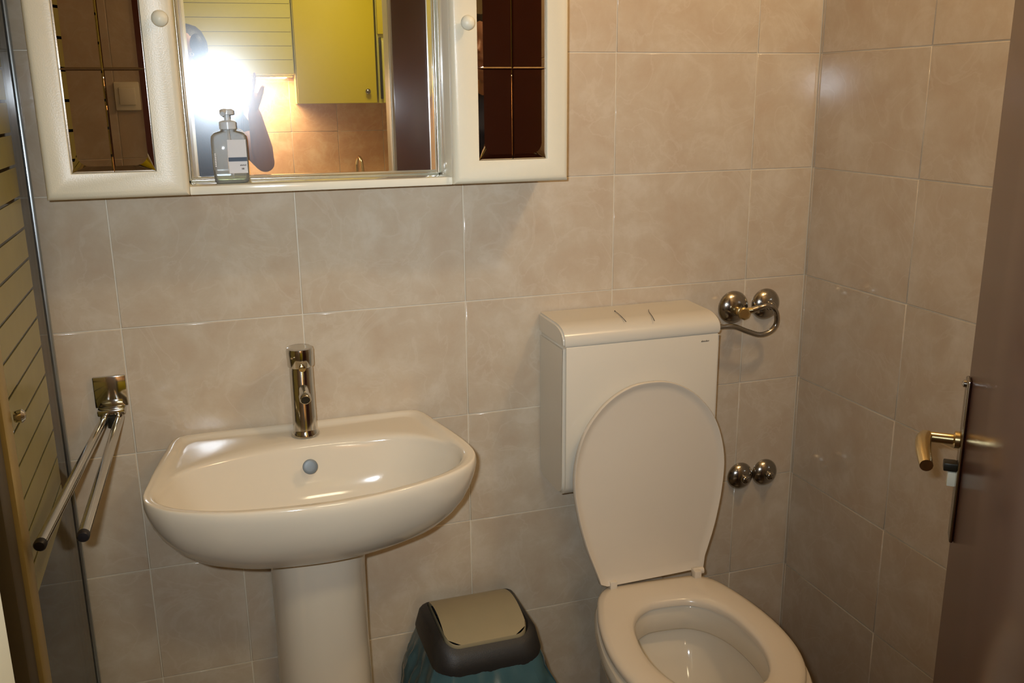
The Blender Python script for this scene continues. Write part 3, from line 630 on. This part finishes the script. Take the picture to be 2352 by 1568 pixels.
# ------------------------------------------------------------------ valves on the wall by the cistern
def rosette(x, z, r, label, extra):
    t = thing('wall_valve', label, 'valve', (x, -0.002, z), None)
    b = bmesh.new(); lathe(b, (x, -0.0003, z), (0, -1, 0), [(0, r), (0.003, r), (0.0055, r * 0.97), (0.011, r * 0.86), (0.016, r * 0.68), (0.0195, r * 0.46), (0.021, r * 0.30)], 40)
    link('rosette', b, M['chrome_dull'], t, angle=70)
    extra(t, x, z); return t
def cap(t, x, z):
    b = bmesh.new(); lathe(b, (x, -0.020, z), (0, -1, 0), [(0, 0.011), (0.010, 0.0105), (0.013, 0.008), (0.014, 0.004)], 24)
    lathe(b, (x, -0.034, z), (0, -1, 0), [(0, 0.005), (0.004, 0.005), (0.005, 0.003)], 6); link('spindle_cap', b, M['chrome_dull'], t)
def tapv(t, x, z):
    b = bmesh.new(); lathe(b, (x, -0.020, z - 0.004), (0, -1, 0), [(0, 0.010), (0.030, 0.010), (0.034, 0.007)], 24)
    tube(b, [(x + 0.004, -0.046, z), (x + 0.024, -0.055, z + 0.004)], 0.0070, 16); link('valve_body', b, M['brass'], t)
    b = bmesh.new(); lathe(b, (x - 0.006, -0.050, z - 0.002), (-0.25, -1, 0.1), [(0, 0.007), (0.006, 0.007), (0.008, 0.014), (0.016, 0.0145), (0.019, 0.011)], 8); link('handwheel', b, M['brass'], t)
rosette(-0.189, 0.957, 0.0385, 'left chrome rosette valve by the cistern top, brass tap feeding the hose', tapv)
rosette(-0.103, 0.958, 0.037, 'right chrome dome rosette level with the cistern top, behind the braided hose', cap)
rosette(-0.146, 0.531, 0.034, 'left of the two low chrome rosettes, half hidden by the toilet lid', cap)
rosette(-0.077, 0.531, 0.034, 'right of the two low chrome rosettes, nearest the room corner', cap)
hose = thing('supply_hose', 'braided steel hose looping from the left valve back into the cistern side', 'hose', (-0.14, -0.06, 0.91))
hp = smooth_path([(-0.166, -0.055, 0.9610), (-0.152, -0.060, 0.9665), (-0.138, -0.062, 0.9690), (-0.122, -0.062, 0.964), (-0.111, -0.061, 0.946), (-0.1105, -0.060, 0.922), (-0.126, -0.060, 0.9065), (-0.152, -0.060, 0.902), (-0.187, -0.061, 0.9135), (-0.216, -0.063, 0.926), (-0.240, -0.066, 0.931), (-0.290, -0.070, 0.932)], 10)
b = bmesh.new(); tube(b, hp, [0.0058 + 0.0004 * (i % 2) for i in range(len(hp))], 14); link('braid', b, M['chrome_dull'], hose)
b = bmesh.new(); lathe(b, (-0.302, -0.070, 0.932), (1, 0, 0), [(0, 0.011), (0.012, 0.011), (0.013, 0.008), (0.026, 0.0078)], 6); link('ferrule', b, M['chrome_dull'], hose)
b = bmesh.new(); lathe(b, (-0.170, -0.053, 0.960), (1, -0.25, 0.3), [(0, 0.0078), (0.014, 0.0078)], 16); link('ferrule', b, M['chrome_dull'], hose)

# ------------------------------------------------------------------ swing-top bin with a liner
bn = thing('swing_bin', 'small bin with an anthracite swing-top lid and taupe flap between pedestal and toilet', 'bin', (-0.865, -0.165, 0))
bx, by = -0.868, -0.165
def rrect(wx, wy, r, z, cx=bx, cyy=by, n=8):
    pts = []
    for sx, sy, a0 in ((1, 1, 0), (-1, 1, PI / 2), (-1, -1, PI), (1, -1, 3 * PI / 2)):
        for i in range(n + 1):
            t = a0 + PI / 2 * i / n; pts.append(Vector((cx + sx * (wx - r) + r * math.cos(t), cyy + sy * (wy - r) + r * math.sin(t), z)))
    return pts
b = bmesh.new(); rings(b, [rrect(0.098, 0.085, 0.03, 0.0), rrect(0.102, 0.09, 0.03, 0.01), rrect(0.106, 0.106, 0.035, 0.33)]); link('bin_body', b, M['lidgrey'], bn)
# lid: arched along y; hollow frame round the flap
def arch(p, base):
    v = (p.y - by) / 0.125; return base + 0.052 * max(0.0, 1 - v * v)
b = bmesh.new()
low = rrect(0.112, 0.115, 0.045, 0.324); mid = rrect(0.115, 0.118, 0.047, 0.340); mid2 = rrect(0.112, 0.115, 0.045, 0.352)
rs = [low, mid, mid2]
for k, (wx, wy, r, up) in enumerate(((0.106, 0.110, 0.042, 0.62), (0.099, 0.104, 0.036, 0.88), (0.091, 0.097, 0.031, 1.0))):
    rg = rrect(wx, wy, r, 0); rs.append([Vector((p.x, p.y, 0.357 + (arch(p, 0.0)) * up)) for p in rg])
rg = rrect(0.088, 0.094, 0.029, 0); rs.append([Vector((p.x, p.y, 0.350 + arch(p, 0.0))) for p in rg])
rings(b, rs, cap0=False, cap1=False); link('lid_frame', b, M['lidgrey'], bn, angle=60)
b = bmesh.new(); rs = []
rg = rrect(0.0865, 0.0925, 0.028, 0)
for s, dz in ((1.0, 0.346), (1.0, 0.3545), (0.985, 0.3575)): rs.append([Vector((bx + (p.x - bx) * s, by + (p.y - by) * s, dz + arch(Vector((0, by + (p.y - by) * s, 0)), 0.0))) for p in rg])
vs = rings(b, rs, cap0=False, cap1=False)
# cap by strips across x so that the arch is followed
nn = 14; grid = []
def half(yv):
    xs = [p.x for p in rs[-1]]; hw = 0.0852; ly = 0.0911; r = 0.0276; dy = abs(yv - by)
    return hw if dy < ly - r else (hw - r + math.sqrt(max(0, r * r - (dy - (ly - r)) ** 2)))
for i in range(nn + 1):
    yv = by - 0.0911 + 0.1822 * i / nn; h_ = half(yv); z = 0.3575 + arch(Vector((0, yv, 0)), 0.0)
    grid.append([b.verts.new((bx - h_ + 2 * h_ * j / 6, yv, z)) for j in range(7)])
for i in range(nn):
    for j in range(6): b.faces.new((grid[i][j], grid[i][j + 1], grid[i + 1][j + 1], grid[i + 1][j]))
o = link('swing_flap', b, M['flap'], bn, angle=60); o['label'] = 'taupe swing flap'
bag = bmesh.new(); rs = []
for i in range(13):
    t = i / 12; z = 0.334 - 0.20 * t; s = 1 + 0.28 * math.sin(min(1, t * 1.6) * PI / 2)
    rg = []
    for p in closed_path(rrect(0.111, 0.113, 0.04, 0), 120):
        q = Vector((bx + (p.x - bx) * s, by + (p.y - by) * s, z))
        nz = noise.noise(Vector((q.x * 38, q.y * 38, z * 14))) * 0.016 + noise.noise(Vector((q.x * 90, q.y * 90, z * 40 + 5))) * 0.006
        dirv = (q - Vector((bx, by, z))).normalized(); q += dirv * nz * min(1, t * 3 + 0.1); q.y = min(q.y, -0.004); q.z += (noise.noise(Vector((q.x * 20, q.y * 20, 9))) * 0.03 if i == 12 else 0)
        rg.append(q)
    rs.append(rg)
rings(bag, rs, cap0=False, cap1=False); link('bin_liner', bag, M['bag'], bn, angle=50)['label'] = 'crumpled blue plastic liner'

# ------------------------------------------------------------------ lamp, switch
lp = thing('ceiling_lamp', 'round warm ceiling lamp above the toilet corner', 'lamp', (LAMP.x, LAMP.y, ZC))
b = bmesh.new(); lathe(b, (LAMP.x, LAMP.y, ZC), (0, 0, -1), [(0, 0.075), (0.02, 0.075), (0.024, 0.07)], 36); link('base', b, M['white'], lp)
b = bmesh.new(); lathe(b, (LAMP.x, LAMP.y, ZC - 0.022), (0, 0, -1), [(0, 0.068), (0.02, 0.085), (0.05, 0.09), (0.08, 0.075), (0.10, 0.045), (0.108, 0.004)], 36); link('lamp_shade', b, M['lampglow'], lp)
sw = thing('light_switch', 'cream light switch on the tiled wall beside the doorway', 'switch', (-1.534, YF, 1.445))
b = box(bmesh.new(), -1.568, -1.500, YF + 0.0005, YF + 0.010, 1.405, 1.485, 0.004); link('switch_plate', b, M['white'], sw)
b = box(bmesh.new(), -1.556, -1.512, YF + 0.009, YF + 0.015, 1.420, 1.470, 0.003); link('rocker', b, M['white'], sw)

# ------------------------------------------------------------------ kitchen seen in the mirror
KF = -2.95
def knob(x, y, z, parent, nm='knob'):
    b = bmesh.new(); lathe(b, (x, y, z), (0, 1, 0), [(0, 0.007), (0.010, 0.006), (0.014, 0.012), (0.020, 0.0135), (0.026, 0.010), (0.028, 0.002)], 20); link(nm, b, M['chrome_dull'], parent, angle=70)
kc = thing('kitchen_wall_cabinet', 'yellow kitchen wall cabinet with a plain door and round knob, seen in the mirror', 'cabinet', (-0.85, -3.1, 1.405))
b = box(bmesh.new(), -1.052, -0.664, KY + 0.002, KF - 0.022, 1.405, 2.15, 0.001); link('carcass', b, M['glareyellow'], kc)
b = box(bmesh.new(), -1.046, -0.668, KF - 0.020, KF, 1.407, 2.148, 0.002); dr = link('cabinet_door', b, M['yellow'], kc); knob(-0.712, KF, 1.461, dr)
kc = thing('slatted_wall_cabinet', 'yellow kitchen wall cabinet with horizontal slats, paled by painted-in glare, left in the mirror', 'cabinet', (-1.35, -3.1, 1.545))
b = box(bmesh.new(), -1.70, -1.056, KY + 0.002, KF - 0.022, 1.545, 2.15, 0.001); link('carcass', b, M['glareyellow'], kc)
z = 1.547
while z < 2.14:
    b = box(bmesh.new(), -1.696, -1.060, KF - 0.020, KF - 0.002, z, z + 0.0615, 0.0012, 1); s_ = link('slat', b, M['glareyellow'], kc)
    if abs(z - 1.547) < 0.001: knob(-1.356, KF - 0.002, 1.593, s_)
    z += 0.0630
kc = thing('narrow_wall_cabinet', 'yellow kitchen wall cabinet right of the plain one, in two heights, seen in the mirror', 'cabinet', (-0.45, -3.1, 1.405))
b = box(bmesh.new(), -0.654, -0.25, KY + 0.002, KF - 0.040, 1.405, 2.15, 0.001); link('carcass', b, M['glareyellow'], kc)
b = box(bmesh.new(), -0.650, -0.254, KF - 0.038, KF - 0.016, 1.730, 2.148, 0.002); link('cabinet_door', b, M['yellow'], kc)
b = box(bmesh.new(), -0.634, -0.254, KF - 0.038, KF - 0.016, 1.407, 1.700, 0.002); link('cabinet_door', b, M['glareyellow'], kc)
b = box(bmesh.new(), -0.646, -0.636, KF - 0.030, KF - 0.004, 1.425, 1.715, 0.002); link('dark_handle', b, M['key'], kc)
ul = thing('under_cabinet_lamp', 'bright strip lamp fixed under the slatted kitchen cabinet', 'lamp', (-1.30, -3.13, 1.54))
b = box(bmesh.new(), -1.56, -1.06, -3.16, -3.10, 1.533, 1.5445, 0.002); link('lamp_housing', b, M['white'], ul)
b = box(bmesh.new(), -1.52, -1.09, -3.145, -3.115, 1.5295, 1.5328); link('diffuser', b, M['stripglow'], ul)
kb_ = thing('kitchen_base_cabinet', 'yellow kitchen base cabinet under the worktop', 'cabinet', (-0.9, -2.95, 0))
b = box(bmesh.new(), -2.2, 0.5, KY + 0.002, -2.69, 0.0, 0.865, 0.002); link('carcass', b, M['glareyellow'], kb_)
for i in range(6):
    b = box(bmesh.new(), -2.195 + i * 0.45, -1.750 + i * 0.45, -2.689, -2.672, 0.10, 0.86, 0.002); dr = link('cabinet_door', b, M['yellow'], kb_); knob(-1.80 + i * 0.45, -2.672, 0.79, dr)
b = box(bmesh.new(), -2.22, 0.52, KY + 0.001, -2.65, 0.865, 0.90, 0.004); o = link('worktop', b, M['counter'], None, origin=(-0.9, -2.95, 0.865)); tag(o, 'grey kitchen worktop running under the peach tiles', 'worktop')
kt = thing('kitchen_tap', 'gooseneck kitchen tap on the worktop, its arch just showing in the mirror', 'tap', (-0.755, -3.14, 0.90))
b = bmesh.new(); tube(b, smooth_path([(-0.765, -3.16, 0.90), (-0.765, -3.16, 1.06), (-0.764, -3.155, 1.11), (-0.757, -3.125, 1.137), (-0.748, -3.085, 1.12), (-0.744, -3.07, 1.06)], 8), 0.009, 14); link('neck', b, M['brass'], kt)
b = bmesh.new(); lathe(b, (-0.765, -3.16, 0.90), (0, 0, 1), [(0, 0.026), (0.006, 0.025), (0.03, 0.018), (0.05, 0.016)], 24); link('base', b, M['brass'], kt)
b = bmesh.new(); tube(b, [(-0.765, -3.16, 0.94), (-0.72, -3.14, 0.96)], 0.006, 10); link('lever', b, M['brass'], kt)

# ------------------------------------------------------------------ the person holding the camera (seen in the mirror)
pr_ = thing('person', 'dark-haired person seen in the mirror, raising a camera with one bare arm', 'person', (-1.50, -2.17, 0))
def blob(bm, P, Rr, n=14):
    # a tapered limb with rounded ends
    P = [Vector(p) for p in P]; d0 = (P[0] - P[1]).normalized(); d1 = (P[-1] - P[-2]).normalized()
    pts, rad = [], []
    for k in (0.97, 0.8, 0.45): pts.append(P[0] + d0 * Rr[0] * k); rad.append(Rr[0] * math.sqrt(max(0.01, 1 - k * k)))
    for i, p in enumerate(P): pts.append(p); rad.append(Rr[i])
    for k in (0.45, 0.8, 0.97): pts.append(P[-1] + d1 * Rr[-1] * k); rad.append(Rr[-1] * math.sqrt(max(0.01, 1 - k * k)))
    tube(bm, pts, rad, n)
def ell(bm, c, r, rot=None):
    mtx = Matrix.Translation(c) @ (rot or Matrix.Identity(4)) @ Matrix.Diagonal((r[0], r[1], r[2], 1)); bmesh.ops.create_icosphere(bm, subdivisions=3, radius=1, matrix=mtx)
def remeshed(name, bm, m, parent, vox, sm=4):
    o = link(name, bm, m, parent)
    md = o.modifiers.new('r', 'REMESH'); md.mode = 'VOXEL'; md.voxel_size = vox; md.use_smooth_shade = True
    s = o.modifiers.new('s', 'SMOOTH'); s.iterations = sm; s.factor = 0.5
    return o
bxp, byp = -1.500, -2.170
HD = Vector((-1.490, -2.155, 1.590))
bm = bmesh.new()
ell(bm, HD + Vector((0, -0.012, 0.022)), (0.076, 0.094, 0.094)); ell(bm, HD + Vector((0, 0.024, -0.040)), (0.058, 0.064, 0.066)); ell(bm, HD + Vector((0, 0.048, -0.084)), (0.026, 0.024, 0.018))
blob(bm, [HD + Vector((0, 0.080, 0.006)), HD + Vector((0, 0.094, -0.018)), HD + Vector((0, 0.104, -0.030))], [0.008, 0.010, 0.012])
for s in (-1, 1):
    ell(bm, HD + Vector((s * 0.078, -0.005, -0.006)), (0.010, 0.018, 0.030)); ell(bm, HD + Vector((s * 0.030, 0.074, 0.024)), (0.020, 0.010, 0.006))
ell(bm, HD + Vector((0, 0.084, -0.052)), (0.022, 0.008, 0.005)); ell(bm, HD + Vector((0, 0.082, -0.062)), (0.020, 0.009, 0.005))
blob(bm, [(bxp + 0.015, byp - 0.01, 1.40), (bxp + 0.02, byp, 1.53)], [0.058, 0.052])
blob(bm, [(bxp, byp, 0.95), (bxp, byp, 1.10), (bxp, byp, 1.30), (bxp + 0.005, byp - 0.01, 1.39)], [0.13, 0.115, 0.125, 0.075], 24)
blob(bm, [(bxp - 0.15, byp, 1.365), (bxp, byp, 1.37), (bxp + 0.145, byp + 0.01, 1.355)], [0.058, 0.075, 0.058])
SHR = Vector((bxp + 0.155, byp + 0.01, 1.345)); ELR = Vector((-1.222, -1.985, 1.195)); WR = Vector((-1.246, -1.905, 1.375))
blob(bm, [SHR, SHR.lerp(ELR, 0.5), ELR], [0.052, 0.047, 0.038]); blob(bm, [ELR, ELR.lerp(WR, 0.3), ELR.lerp(WR, 0.75), WR], [0.037, 0.041, 0.031, 0.026])
# right hand round the right end of the camera
ell(bm, WR + Vector((-0.004, 0.012, 0.048)), (0.019, 0.028, 0.046))
PB = WR + Vector((-0.004, 0.012, 0.048))
for i, (dy, L_) in enumerate(((0.026, 0.9), (0.008, 1.0), (-0.010, 0.95), (-0.026, 0.75))):
    base = PB + Vector((-0.002, dy, 0.028 - 0.012 * i)); k1 = base + Vector((-0.002, 0.016 + 0.002 * i, 0.026 * L_)); k2 = k1 + Vector((-0.022 * L_, 0.020, 0.010)); k3 = k2 + Vector((-0.020 * L_, 0.006, -0.010))
    if i == 0: k1 = base + Vector((0.010, 0.006, 0.034)); k2 = k1 + Vector((0.006, 0.008, 0.022)); k3 = k2 + Vector((0.002, 0.006, 0.016))
    blob(bm, [PB + Vector((0, dy * 0.6, 0)), base, k1, k2, k3], [0.010, 0.0105, 0.0090, 0.0082, 0.0070], 10)
blob(bm, [PB + Vector((0.006, -0.012, -0.025)), PB + Vector((0.022, 0.004, 0.006)), PB + Vector((0.032, 0.010, 0.030)), PB + Vector((0.040, 0.014, 0.052))], [0.014, 0.012, 0.0105, 0.0085], 10)
# left arm hanging, elbow a little bent
SL = Vector((bxp - 0.16, byp, 1.345)); EL = Vector((bxp - 0.215, byp - 0.02, 1.06)); WL = Vector((bxp - 0.20, byp + 0.08, 0.84))
blob(bm, [SL, SL.lerp(EL, 0.5), EL], [0.052, 0.047, 0.038]); blob(bm, [EL, EL.lerp(WL, 0.3), EL.lerp(WL, 0.75), WL], [0.037, 0.040, 0.030, 0.025])
ell(bm, WL + Vector((0, 0.010, -0.045)), (0.018, 0.034, 0.044))
for i in range(4):
    b0 = WL + Vector((0.0, 0.034 - 0.019 * i, -0.075)); b1 = b0 + Vector((0.004, 0.006, -0.034)); b2 = b1 + Vector((0.010, 0.002, -0.024)); blob(bm, [b0 + Vector((0, 0, 0.02)), b0, b1, b2], [0.0095, 0.0095, 0.0085, 0.0075], 10)
blob(bm, [WL + Vector((0.004, 0.030, -0.025)), WL + Vector((0.010, 0.050, -0.050)), WL + Vector((0.014, 0.054, -0.075))], [0.012, 0.0105, 0.0085], 10)
for s in (-1, 1):
    hx = bxp + s * 0.09; fx = bxp + s * 0.11
    blob(bm, [(hx, byp, 0.90), (hx + s * 0.01, byp + 0.01, 0.68), (fx, byp + 0.015, 0.49)], [0.092, 0.078, 0.056], 18)
    blob(bm, [(fx, byp + 0.015, 0.49), (fx, byp - 0.005, 0.36), (fx, byp - 0.01, 0.20), (fx, byp - 0.01, 0.085)], [0.055, 0.056, 0.043, 0.036], 16)
    blob(bm, [(fx, byp - 0.035, 0.045), (fx + s * 0.005, byp + 0.05, 0.042), (fx + s * 0.012, byp + 0.14, 0.026)], [0.034, 0.033, 0.024], 14)
body = remeshed('body', bm, M['skin'], pr_, 0.0062, 3)
for s in (-1, 1):
    b = bmesh.new(); ell(b, HD + Vector((s * 0.031, 0.074, 0.009)), (0.0125, 0.010, 0.0085)); ey = link('eye', b, M['eye'], pr_)
    b = bmesh.new(); ell(b, HD + Vector((s * 0.031, 0.0805, 0.009)), (0.005, 0.0045, 0.005)); link('iris', b, M['hair'], ey)
b = bmesh.new(); ell(b, HD + Vector((0, -0.026, 0.034)), (0.087, 0.098, 0.095))
for v in list(b.verts):
    q = v.co - HD
    if q.z < 0.052 and q.y > 0.030 and -0.045 < q.x < 0.012: v.co.y = HD.y + 0.022 + (q.y - 0.03) * 0.1
    n0 = noise.noise(v.co * 45) * 0.005; v.co += (v.co - HD).normalized() * n0
for sx in (-1, 1): ell(b, HD + Vector((sx * 0.050, 0.046, 0.030)), (0.034, 0.042, 0.056))
link('hair', b, M['hair'], pr_, angle=80)
b = bmesh.new()
blob(b, [(bxp, byp, 0.93), (bxp, byp, 1.10), (bxp, byp, 1.30), (bxp + 0.005, byp - 0.01, 1.375)], [0.145, 0.130, 0.140, 0.088], 28)
blob(b, [(bxp - 0.15, byp, 1.362), (bxp, byp, 1.365), (bxp + 0.145, byp + 0.01, 1.352)], [0.068, 0.085, 0.068])
blob(b, [SHR, SHR.lerp(ELR, 0.35)], [0.064, 0.058]); blob(b, [SL, SL.lerp(EL, 0.45)], [0.064, 0.058])
remeshed('shirt', b, M['shirt'], pr_, 0.010, 3)
b = bmesh.new()
for s in (-1, 1):
    hx = bxp + s * 0.09; fx = bxp + s * 0.11
    blob(b, [(hx, byp, 0.91), (hx + s * 0.01, byp + 0.01, 0.68), (fx, byp + 0.015, 0.49), (fx, byp - 0.005, 0.34), (fx, byp - 0.01, 0.12)], [0.108, 0.092, 0.072, 0.068, 0.058], 20)
blob(b, [(bxp - 0.05, byp, 0.95), (bxp + 0.05, byp, 0.95)], [0.125, 0.125], 20)
remeshed('trousers', b, M['trousers'], pr_, 0.010, 3)
for s in (-1, 1):
    fx = bxp + s * 0.11; b = bmesh.new(); blob(b, [(fx, byp - 0.045, 0.050), (fx + s * 0.005, byp + 0.05, 0.050), (fx + s * 0.012, byp + 0.15, 0.038)], [0.044, 0.044, 0.034], 16); box(b, fx - 0.04, fx + 0.045, byp - 0.09, byp + 0.19, 0.0, 0.03, 0.01)
    link('shoe', b, M['black'], pr_)
# compact camera held in the hand; its front lies just behind the view point
kf_ = Vector((cf.x, cf.y, 0)).normalized(); ks_ = Vector((kf_.y, -kf_.x, 0))
CC = CAM - cf * 0.026
Mc = Matrix(((cr.x, cf.x, cu.x, CC.x), (cr.y, cf.y, cu.y, CC.y), (cr.z, cf.z, cu.z, CC.z), (0, 0, 0, 1)))
cm = thing('compact_camera', 'small compact camera with its flash firing, held in the raised hand', 'camera', CC)
b = box(bmesh.new(), -0.050, 0.050, -0.012, 0.010, -0.028, 0.034, 0.006); link('camera_body', xform(b, Mc), M['silver'], cm)
b = bmesh.new(); lathe(b, (0, 0.010, 0), (0, 1, 0), [(0, 0.023), (0.005, 0.022), (0.006, 0.016), (0.002, 0.014), (0.001, 0.005)], 28); link('lens_ring', xform(b, Mc), M['black'], cm)
fd = fl.location; b = box(bmesh.new(), -0.060, -0.030, 0.006, 0.0115, 0.020, 0.042, 0.002); link('flash_housing', xform(b, Mc), M['white'], cm)
b = bmesh.new(); tube(b, smooth_path([Mc @ Vector((0.052, 0, -0.015)), Mc @ Vector((0.062, 0, -0.05)), Mc @ Vector((0.058, 0.0, -0.12)), Mc @ Vector((0.062, 0.0, -0.20)), Mc @ Vector((0.066, 0.0, -0.12)), Mc @ Vector((0.064, 0, -0.05)), Mc @ Vector((0.052, 0, -0.012))], 8), 0.0022, 8); link('wrist_strap', b, M['black'], cm)
fl.location = Mc @ Vector((-0.045, 0.0135, 0.031))
